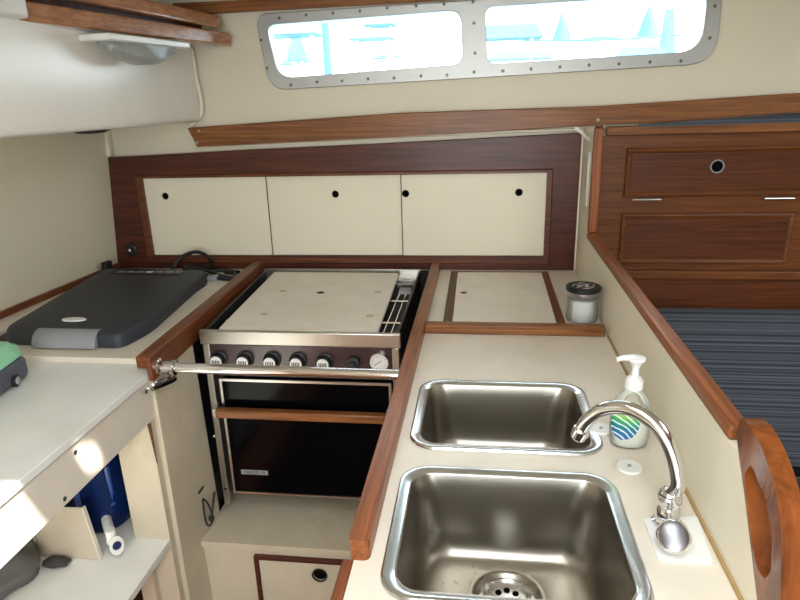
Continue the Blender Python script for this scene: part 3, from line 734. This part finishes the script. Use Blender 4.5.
# oven door
od = obj('oven_door', box(nb(), (-.712, y0 - .010, .402), (-.232, y0 + .028, .772)), OVENGL, st, bev=.002)
bm = prism(nb(), rect(-.718, .662, -.230, .772), [rect(-.711, .664, -.237, .765)], XZ, y0 - .015, y0 - .009)
obj('door_trim', bm, STEEL, od)
obj('door_edge', box(nb(), (-.719, y0 - .014, .402), (-.712, y0 + .02, .655)), STEEL, od)
obj('door_edge', box(nb(), (-.719, y0 - .014, .396), (-.232, y0 + .02, .402)), STEEL, od)
obj('door_handle', box(nb(), (-.728, y0 - .048, .664), (-.246, y0 - .022, .690)), TEAKX, od, bev=.005)
for xa in (-.738, -.246):
    obj('handle_bracket', box(nb(), (xa, y0 - .044, .664), (xa + .012, y0 - .0005, .692)), STEEL, od, bev=.002)
bd = obj('badge', box(nb(), (-.688, y0 - .0125, .462), (-.606, y0 - .0105, .477)), GREYP, od)
def text(name, s, size, loc, rot, mat, parent, ext=.0004):
    c = bpy.data.curves.new(name, 'FONT'); c.body = s; c.size = size; c.extrude = ext; c.align_x = 'CENTER'; c.align_y = 'CENTER'
    tmp = bpy.data.objects.new('tmp', c); COL.objects.link(tmp)
    dg = bpy.context.evaluated_depsgraph_get(); me = bpy.data.meshes.new_from_object(tmp.evaluated_get(dg))
    bpy.data.objects.remove(tmp)
    me.name = name; me.materials.clear(); me.materials.append(mat)
    o = bpy.data.objects.new(name, me); COL.objects.link(o); o.parent = parent
    o.location = V(loc) - WL[parent]; o.rotation_euler = rot; WL[o] = V(loc)
    return o
text('badge_lettering', 'FORCE 10', .0145, (-.647, y0 - .0128, .4695), (PI/2, 0, 0), BLACK, bd)
# wooden-framed stove grab bar
# hob cover
hc = thing('hob_cover', 'cream cutting board with a center finger hole lying on the stove', 'cutting board', (-.5, 1.83, .9))
obj('board', prism(nb(), roundpoly([(-.718, 1.525), (-.268, 1.522), (-.284, 2.112), (-.750, 2.118)], .006, 3), [circ(-.512, 1.870, .013)], XY, .896, .908), BOARD, hc, bev=.001)
obj('finger_hole', lathe(nb(), (-.512, 1.870, .897), (0, 0, 1), [(.0128, 0), (.0128, .0105)], 18), HOLE, hc)
for u, v in ((264,314),(370,316),(283,291),(378,292)):
    p = atz(u, v, .908)
    bm = nb(); lathe(bm, (p.x, p.y, .9082), (0, 0, 1), [(.010, 0), (.010, .0006), (.0075, .0006), (.0075, 0)], 18, cap=False); lathe(bm, (p.x, p.y, .9082), (0,0,1), [(.003, 0), (.002, .0006)], 10)
    obj('screw_mark', bm, CAULK, hc)
# stove crash bar
cb = thing('crash_bar', 'polished steel grab bar across the front of the stove', 'bar', (-.48, 1.30, .89))
obj('bar', cyl(nb(), (-.765, 1.30, .891), (-.174, 1.30, .887), .0125, seg=24), CHROME, cb)
obj('socket', lathe(nb(), (-.790, 1.30, .891), (1, 0, 0), [(.022, 0), (.022, .012), (.017, .016), (.017, .046), (.0195, .048), (.0195, .054), (.014, .056)], 24), CHROME, cb)
bm = nb()
foot = smoothpath([(-.772, 1.30, .884), atx(173, 377, -.772), atx(161, 384, -.772), atx(149, 390, -.772)], 5)
loops = []
for i, p in enumerate(foot):
    s = i / (len(foot) - 1); a = .011 + .009 * math.sin(PI * s) ** .7; b = .011 - .005 * s
    loops.append([p + V((math.cos(q*PI/4) * b, 0, 0)) + V((0, -.66, .75)) * (math.sin(q*PI/4) * a) for q in range(8)])
rings(bm, loops)
obj('mounting_foot', bm, CHROME, cb)
obj('foot_screw', lathe(nb(), atx(153, 388.5, -.767), (1, 0, 0), [(.006, 0), (.005, .003)], 10), SCREWM, cb)

# ------------------------------------------------------------------ fridge
fg = thing('portable_fridge', 'black portable fridge with grey front latch sunk in the left counter', 'fridge', (-1.14, 1.72, .78))
obj('fridge_body', box(nb(), (-1.345, 1.43, .78), (-.96, 1.99, .9005)), FRIDGEB, fg, bev=.01)
bl = [(-1.325, 1.395), (-.912, 1.382), (-.905, 1.60), (-.925, 2.06), (-1.395, 2.09)]
pl = roundpoly([(-1.280, 1.395), (-.925, 1.385), (-.905, 1.50), (-.962, 2.02), (-1.372, 2.04)], [.05, .03, .05, .03, .03], 6)
cxm, cym = -1.14, 1.73
def sc2(s, z): return [(cxm + (a - cxm) * s, cym + (b - cym) * s, z) for a, b in pl]
obj('fridge_lid', rings(nb(), [sc2(1.0, .9015), sc2(1.0, .922), sc2(.992, .934), sc2(.975, .941), sc2(.95, .9435), sc2(.60, .9442)]), FRIDGEP, fg, ang=50)
bm = nb()
lat = []
for i in range(7):
    s = i/6; a = s * PI/2
    lat.append((1.378 + .002 + .040*(1 - math.cos(a)) - .004, .905 + .040*math.sin(a) + .0))
loops = []
for x in [(-1.172, .6), (-1.165, .9), (-1.15, 1), (-1.015, 1), (-1.0, .9), (-.993, .6)]:
    pr = [(x[0], yy - .008*x[1], zz) for yy, zz in lat] + [(x[0], 1.43, .940), (x[0], 1.40, .905)]
    loops.append(pr)
obj('latch_handle', rings(bm, loops), GREYP, fg, ang=60)
obj('logo_badge', lathe(nb(), (-1.115, 1.478, .9445), (0, 0, 1), [(.036, 0), (.034, .003), (.028, .0035)], 28, 0.45, 1.0), WHITEP, fg)
obj('control_strip', hexa(nb(), [(-1.30, 1.95, .944), (-1.03, 1.935, .944), (-1.04, 2.005, .944), (-1.31, 2.02, .944)], [(-1.30, 1.95, .9462), (-1.03, 1.935, .9462), (-1.04, 2.005, .9462), (-1.31, 2.02, .9462)]), BLACK, fg, bev=.001)
for k in range(7):
    xx = -1.275 + k * .036
    obj('control_button', box(nb(), (xx, 1.962, .9462), (xx + .024, 1.976, .9475)), GREYP if k != 3 else WHITEP, fg)
obj('hinge', box(nb(), (-1.40, 2.06, .9005), (-1.378, 2.10, .955)), BLACK, fg, bev=.003)
obj('hinge', box(nb(), (-.970, 2.015, .9005), (-.935, 2.045, .918)), GREYP, fg, bev=.003)
# power cable
pts = [atz(172,270,.92), aty(180,258,2.12), aty(196,252,2.13), aty(209,258,2.13), atz(212,268,.905), atz(198,272,.905), atz(185,268,.91), atz(196,265,.915), atz(215,268,.905), atz(232,271,.905), atz(239,274,.905), atz(233,278,.905), atz(218,275,.905), atz(204,270,.912), atz(190,270,.915), atz(205,275,.905), atz(224,279,.905), atz(237,277,.908), atz(228,270,.909), atz(210,271,.912), atz(192,267,.918), atz(184,270,.92)]
pts = [V((p.x, min(p.y, 2.17), max(p.z, .905))) for p in pts]
pc = thing('power_cable', 'coiled black power cable behind the fridge against the locker', 'cable', (pts[10].x, pts[10].y, .9))
obj('cable', tube(nb(), pts, .0070, 8), BLACK, pc)
p = pts[10]; obj('plug', tube(nb(), [p + V((-.06, .02, .004)), p + V((0, -.005, .004))], .011, 10, 1), BLACK, pc)

# ------------------------------------------------------------------ toy car on the desk
tc0 = V((-1.110, 1.132, .8865))
hd = V((-.10, .99, 0)).normalized(); rt = V((hd.y, -hd.x, 0))
ty = thing('toy_car', 'mint green and slate grey toy car at the left edge of the desk', 'toy', tc0)
def tq(s, t, z): return tc0 + hd * (s*1.15) + rt * (t*1.15) + V((0, 0, z*1.2))
def carring(s, w, zb, zt): 
    return [tq(s, -w, zb), tq(s, w, zb), tq(s, w*1.0, zb + (zt-zb)*.8), tq(s, w*.85, zt), tq(s, -w*.85, zt), tq(s, -w*1.0, zb + (zt-zb)*.8)]
obj('car_chassis', rings(nb(), [carring(-.085, .034, .012, .040), carring(-.08, .04, .008, .045), carring(.075, .04, .008, .050), carring(.087, .036, .014, .046)]), SLATE, ty, bev=.004)
obj('car_body', rings(nb(), [carring(-.075, .036, .045, .060), carring(-.062, .039, .045, .088), carring(.045, .039, .049, .092), carring(.070, .038, .050, .080), carring(.082, .034, .048, .060)]), MINT, ty, bev=.006, seg=3)
for s in (-.05, .035):
    for t in (-.040, .040):
        sg = 1 if t > 0 else -1
        wl = obj('wheel', lathe(nb(), tq(s, t - sg*.006, .015), rt * sg, [(.015, 0), (.015, .010), (.012, .012)], 24), BLACK, ty)
        obj('hub_cap', lathe(nb(), tq(s, t + sg*.006, .015), rt * sg, [(.0095, 0), (.008, .0015), (.002, .003)], 12), GREYP, wl)

# ------------------------------------------------------------------ jar, soap, plug
J = V((.290, 1.668, .9))
jr = thing('glass_jar', 'ribbed glass jar of white powder with black printed lid', 'jar', J)
def ribbed(bm, o, prof, n=48, amp=.0):
    loops = []
    for r, h in prof: loops.append([o + V((math.cos(2*PI*i/n) * r * (1 + amp * (i % 2)), math.sin(2*PI*i/n) * r * (1 + amp * (i % 2)), h)) for i in range(n)])
    return rings(bm, loops)
obj('jar_body', ribbed(nb(), J, [(.040, .0005), (.043, .004), (.043, .068), (.041, .074), (.041, .082)], 48, -.02), JARGL, jr)
obj('powder', ribbed(nb(), J, [(.038, .003), (.0395, .006), (.0395, .060), (.037, .0625)], 32), SUGAR, jr)
obj('collar', ribbed(nb(), J, [(.0425, .072), (.0435, .074), (.0435, .085), (.042, .087)], 40, -.02), metal('jar_collar', (190, 184, 190), .35), jr)
jl = obj('jar_lid', ribbed(nb(), J, [(.0455, .0865), (.0475, .089), (.0475, .097), (.045, .0995)], 40), BLACK, jr)
m = nb()
for (a0, a1, ln, an) in ((-.004, .004, .03, .5), (.012, .010, .022, .9), (-.016, .012, .018, .2), (-.012, -.012, .024, .7), (.014, -.014, .020, -.3), (.0, .026, .02, .1), (.004, -.027, .018, -.1), (-.028, 0, .014, 1.2), (.028, .002, .012, 1.3), (.008, -.004, .02, 1.0)):
    c, s = math.cos(an), math.sin(an); hw = .0018
    q = [(-ln/2, -hw), (ln/2, -hw*.4), (ln/2, hw*.4), (-ln/2, hw)]
    pz = [(J.x + a0 + x*c - y*s, J.y + a1 + x*s + y*c) for x, y in q]
    prism(m, pz, [], XY, J.z + .0995, J.z + .1001)
obj('lid_pattern', m, WHITEP, jl)

B = V((.272, 1.010, .9))
sp = thing('soap_bottle', 'clear hand soap pump bottle with green and blue label by the partition', 'soap bottle', B)
def ell(z, a, b): return [B + V((math.cos(2*PI*i/32) * a * 1.08, math.sin(2*PI*i/32) * b * 1.08, z * 1.04)) for i in range(32)]
obj('bottle', rings(nb(), [ell(.0005, .025, .018), ell(.004, .030, .022), ell(.03, .0325, .023), ell(.065, .031, .022), ell(.085, .026, .020), ell(.097, .018, .016), ell(.103, .013, .013), ell(.110, .0125, .0125)]), BOTTLEC, sp, ang=70)
obj('liquid_soap', rings(nb(), [ell(.003, .026, .018), ell(.006, .0285, .0205), ell(.03, .031, .0215), ell(.062, .0298, .0207), ell(.066, .0290, .020)]), SOAPL, sp, ang=70)
def lab(z0, z1, ax, azc, grow):
    bm = nb(); n = 20; cols = []
    c0 = math.radians(-100)
    for i in range(9):
        for j in range(13): pass
    vs = {}
    for j in range(15):
        t = -1 + 2*j/14; half = math.radians(46) * math.sqrt(max(0, 1 - t*t))
        z = (z0 + z1)/2 + (z1 - z0)/2 * t
        f = 1 - max(0, (z - .06)) * 3.2
        for i in range(11):
            an = c0 + azc + half * (-1 + 2*i/10)
            vs[i, j] = bm.verts.new(B + V((math.cos(an) * .0360 * f, math.sin(an) * .0262 * f, z)))
    for j in range(14):
        for i in range(10):
            bm.faces.new((vs[i, j], vs[i+1, j], vs[i+1, j+1], vs[i, j+1]))
    return bm
lo = obj('label', lab(.020, .092, 1, math.radians(-20), 0), LABELM, sp)
obj('pump_collar', lathe(nb(), B + V((0, 0, .112)), (0, 0, 1), [(.0155, 0), (.0155, .014), (.012, .020), (.007, .023), (.006, .040)], 24), WHITEP, sp)
hd_ = nb(); lathe(hd_, B + V((0, 0, .151)), (0, 0, 1), [(.0075, 0), (.009, .006), (.015, .014), (.015, .018), (.004, .020)], 20)
tube(hd_, [B + V((0, 0, .166)), B + V((-.020, -.003, .169)), B + V((-.034, -.005, .166))], .005, 10, 4, (.006, .004))
obj('pump_head', hd_, WHITEP, sp)
def disc(p, r, label):
    t = thing('sink_plug', label, 'sink plug', p)
    obj('plug_body', lathe(nb(), p, (0, 0, 1), [(r*.9, .0003), (r, .002), (r, .005), (r*.93, .0065), (r*.4, .006), (.001, .006)], 32), WHITEP, t)
    obj('plug_centre', lathe(nb(), V(p) + V((0, 0, .006)), (0, 0, 1), [(.0035, 0), (.003, .002)], 12), GREYP, t)
disc(atz(629, 469, .9), .021, 'round white sink plug on the counter in front of the soap bottle')
disc(V((.232, 1.052, .9)), .020, 'round white plug half hidden behind the soap bottle')

# ------------------------------------------------------------------ tap
tp = thing('tap', 'chrome gooseneck tap with round knob on a white plate', 'tap', (.285, .765, .9))
pl4 = [atz(643, 520, .9), atz(697, 518, .9), atz(713, 565, .9), atz(658, 561, .9)]
pl4 = [(p.x, p.y) for p in (pl4[3], pl4[2], pl4[1], pl4[0])]
obj('base_plate', prism(nb(), roundpoly(pl4, [.010, .004, .004, .008]), [], XY, .9002, .9035), WHITEP, tp, bev=.001)
bx, by = .277, .788
body = nb()
lathe(body, (bx, by, .9035), (0, 0, 1), [(.021, 0), (.021, .004), (.017, .007), (.016, .026), (.013, .030), (.0135, .036), (.015, .040), (.015, .052), (.012, .055)], 28)
obj('tap_body', body, CHROME, tp)
kd = V((-.20, -.72, .62)).normalized()
ks = V((.278, .768, .893))
lathe(body2 := nb(), ks, kd, [(.018, -.01), (.016, .030), (.0215, .038), (.0215, .046)], 24)
obj('valve_body', body2, CHROME, tp)
kc = ks + kd * .046
knb = nb(); nseg = 48; loops = []
x_, y_, d_ = frame_of(kd)
for r, h in ((.018, 0), (.0215, .002), (.0225, .010), (.0215, .015), (.0195, .018)):
    loops.append([kc + d_*h + (x_*math.cos(2*PI*i/nseg) + y_*math.sin(2*PI*i/nseg)) * r * (1 + .03*math.cos(6*2*PI*i/nseg)) for i in range(nseg)])
rings(knb, loops)
kb = obj('knob', knb, CHROME, tp, ang=60)
obj('knob_cap', lathe(nb(), kc + kd*.018, kd, [(.0190, 0), (.0186, .001), (.013, .0030), (.001, .0036)], 32), metal('worn_chrome', (120, 118, 122), .3), kb)
sp_uv = [(676,503,.775),(678,484,.778),(674,458,.785),(663,434,.795),(647,418,.808),(626,408,.824),(604,409,.838),(588,420,.848),(580,433,.852)]
P = [aty(*q) for q in sp_uv]
P[0] = V((bx, by, .952))
obj('spout', tube(nb(), P, .0105, 20), CHROME, tp)
dd = (P[-1] - P[-2]).normalized()
obj('spout_tip', lathe(nb(), P[-1] - dd*.010, dd, [(.0105, 0), (.0130, .003), (.0130, .010), (.0118, .011), (.0118, .018), (.0095, .020)], 24), CHROME, tp)
obj('aerator', lathe(nb(), P[-1] + dd*.0095, dd, [(.009, 0), (.009, .0015)], 20), WHITEP, tp)
obj('spout_nut', lathe(nb(), (bx, by, .940), (0, 0, 1), [(.0155, 0), (.017, .003), (.017, .010), (.0125, .014)], 24), CHROME, tp)

# ------------------------------------------------------------------ things on the open shelf under the desk
# water jug
Jp = V((-1.045, 1.345, .4055))
jg = thing('water_jug', 'translucent blue water jug with white spigot on the shelf under the desk', 'jug', Jp)
bm = nb(); loops = []
for r, h in ((.075, 0), (.086, .008), (.088, .06), (.082, .075), (.090, .09), (.090, .19), (.096, .22), (.096, .27), (.08, .31), (.05, .33)):
    loops.append([Jp + V((x, y, h)) for x, y in rrect(0, 0, r*2, r*2, r*.75, 6)])
obj('jug_body', rings(bm, loops), JUGB, jg, ang=60)
bm = nb()
for k in range(7):
    a = 2*PI*(k + .3)/7 ; q = V((math.cos(a)*.090, math.sin(a)*.090, 0))
    tube(bm, [Jp + q + V((0,0,.08)), Jp + q*1.03 + V((0,0,.14)), Jp + q*1.05 + V((0,0,.20))], .008, 8, 3)
obj('jug_ribs', bm, paint('blue_jug_rib', (58, 92, 160), .3), jg)
sg = thing('jug_spigot', '', 'spigot', Jp)
bpy.data.objects.remove(sg)
s0 = atz(112, 540, .455); s0 = V((s0.x, s0.y, .452))
dr_ = (s0 - (Jp + V((0, 0, .047)))); dr_.z = 0; dr_.normalize()
sp_ = nb()
tube(sp_, [V((Jp.x, Jp.y, .452)) + dr_*.080, s0], .013, 14, 1)
cyl(sp_, s0 + V((0, 0, -.005)), s0 + V((0, 0, .035)), .011, .012, 16)
cyl(sp_, s0 + V((0, 0, -.025)), s0, .009, .010, 16)
so = obj('spigot', sp_, WHITEP, jg)
fd = V((.80, -.55, .2)).normalized()
obj('spigot_tap', lathe(nb(), s0 + V((.008, -.006, -.003)), fd, [(.010, 0), (.012, .010), (.022, .012), (.022, .018)], 24, .8, 1.15), WHITEP, so)
obj('spigot_button', lathe(nb(), s0 + V((.008, -.006, -.003)) + fd*.018, fd, [(.011, 0), (.010, .003)], 20), paint('navy_plastic', (30, 44, 90), .4), so)

# folded panel bin
A0 = atz(101, 560, .406); A1 = atz(38, 556, .406)
yb = (A0.y + A1.y) / 2
T0 = aty(83, 508, A0.y + .02); T1 = aty(30, 507, A1.y + .02)
bn = thing('storage_bin', 'cream sheet bin standing on the shelf under the desk', 'bin', ((A0.x + A1.x)/2, yb, .406))
th = V((0, .004, 0))
obj('front_sheet', hexa(nb(), [A1, A0, A0 + th, A1 + th], [T1, T0, T0 + th, T1 + th]), paint('bin_cream', (196, 184, 164), .5), bn, bev=.0015)
obj('side_flange', hexa(nb(), [A0 - V((.004, .001, 0)), A0 - V((0, .001, 0)), A0 + V((0, .010, 0)), A0 + V((-.004, .010, 0))], [T0 - V((.004, .001, 0)), T0 - V((0, .001, 0)), T0 + V((0, .010, 0)), T0 + V((-.004, .010, 0))]), paint('bin_edge', (226, 218, 202), .5), bn)
# grey bag
def blob(name, c, s, mat, label, cat, seed, amp=.12):
    random.seed(seed); t = nb(); bmesh.ops.create_icosphere(t, subdivisions=4, radius=1)
    ph = [random.uniform(0, 6.28) for _ in range(6)]
    for v in t.verts:
        n = v.co.copy(); k = 1 + amp*(math.sin(n.x*4+ph[0])*math.sin(n.y*5+ph[1]) + .5*math.sin(n.z*9+ph[2]+n.x*5))
        q = V((n.x*s[0]*k, n.y*s[1]*k, n.z*s[2]*k)); q.z = max(q.z, -s[2]*.62)
        v.co = V(c) + q
    return tag(obj(name, t, mat, ang=180), label, cat)
b0 = atz(18, 560, .45)
blob('cloth_bag', (b0.x - .03, b0.y - .03, .406 + .05*.62 + .0), (.075, .10, .05), BAGM, 'crumpled grey bag on the shelf left of the cream bin', 'bag', 3)
r0 = atz(57, 563, .41)
blob('rag', (r0.x, r0.y, .4075 + .006), (.035, .020, .009), paint('dark_rag_cloth', (70, 68, 66), .95), 'small dark rag under the cream bin', 'rag', 5)

# latch cord on end panel
e = .7825
c = [( -e + .004, 1.412, .425), (-e + .010, 1.398, .39), (-e + .010, 1.404, .345), (-e + .012, 1.425, .330), (-e + .010, 1.440, .352), (-e + .008, 1.428, .40), (-e + .004, 1.414, .425)]
cd_ = thing('cord_loop', 'thin black cord loop hanging on the cream panel left of oven', 'cord', (-e, 1.41, .33))
obj('loop', tube(nb(), [V(p) for p in c], .0028, 8), BLACK, cd_)
obj('tail', tube(nb(), [V((-e + .010, 1.436, .350)), V((-e + .010, 1.455, .375)), V((-e + .006, 1.482, .400))], .0035, 8), BLACK, cd_)
obj('knot', lathe(nb(), (-e + .009, 1.437, .330), (0, 0, 1), [(.004, 0), (.008, .006), (.008, .016), (.004, .022)], 10), BLACK, cd_)
obj('staple', box(nb(), (-e + .0005, 1.398, .452), (-e + .004, 1.428, .458)), SCREWM, cd_)

for o in list(COL.objects):
    if o.parent is None and 'label' in o:
        b_ = o.name.split('.')[0]
        g_ = {'kitchen_sink': 'steel sinks in the counter', 'fiddle_rail': 'teak fiddle rails on the counters', 'grab_rail': 'teak rails at top left',
              'sink_plug': 'white sink plugs', 'seat_cushion': 'saloon seat cushions', 'backrest_cushion': 'saloon backrest cushions', 'conical_tree': 'trees beyond the marina',
              'moored_boat': 'boats outside the portlight', 'dock_shed': 'dock sheds outside', 'dock_post': 'dock posts outside', 'boat_cover': 'boat covers outside'}.get(b_)
        if g_: o['group'] = g_
# ------------------------------------------------------------------ light
w_ = bpy.data.worlds.new('world'); SC.world = w_; w_.use_nodes = True
bg = w_.node_tree.nodes['Background']
bg.inputs['Color'].default_value = (0.90, 0.96, 1.0, 1); bg.inputs['Strength'].default_value = 10.0
sd = bpy.data.lights.new('sun', 'SUN'); sd.energy = 22; sd.angle = math.radians(1.2); sd.color = (1, .96, .88)
so_ = bpy.data.objects.new('sun', sd); COL.objects.link(so_)
so_.rotation_euler = SD.to_track_quat('Z', 'Y').to_euler()
def portal(loc, rot, sx, sy):
    l = bpy.data.lights.new('portal', 'AREA'); l.shape = 'RECTANGLE'; l.size = sx; l.size_y = sy
    l.cycles.is_portal = True
    o = bpy.data.objects.new('portal', l); COL.objects.link(o); o.location = loc; o.rotation_euler = rot
portal((.0225, -.32, CZ + .03), (0, 0, 0), .475, 1.46)
portal((1.55, .7, CZ + .03), (0, 0, 0), .7, .8)
portal((0, -1.36, 1.265), (PI/2, 0, 0), 1.1, 1.13)     # faces +Y
portal((0.0, WALLY + .07, 1.70), (-PI/2, 0, 0), 1.42, .22)
vs = SC.view_settings
vs.view_transform = 'Standard'; vs.look = 'None'; vs.gamma = 1; vs.use_curve_mapping = False; vs.exposure = 0.0
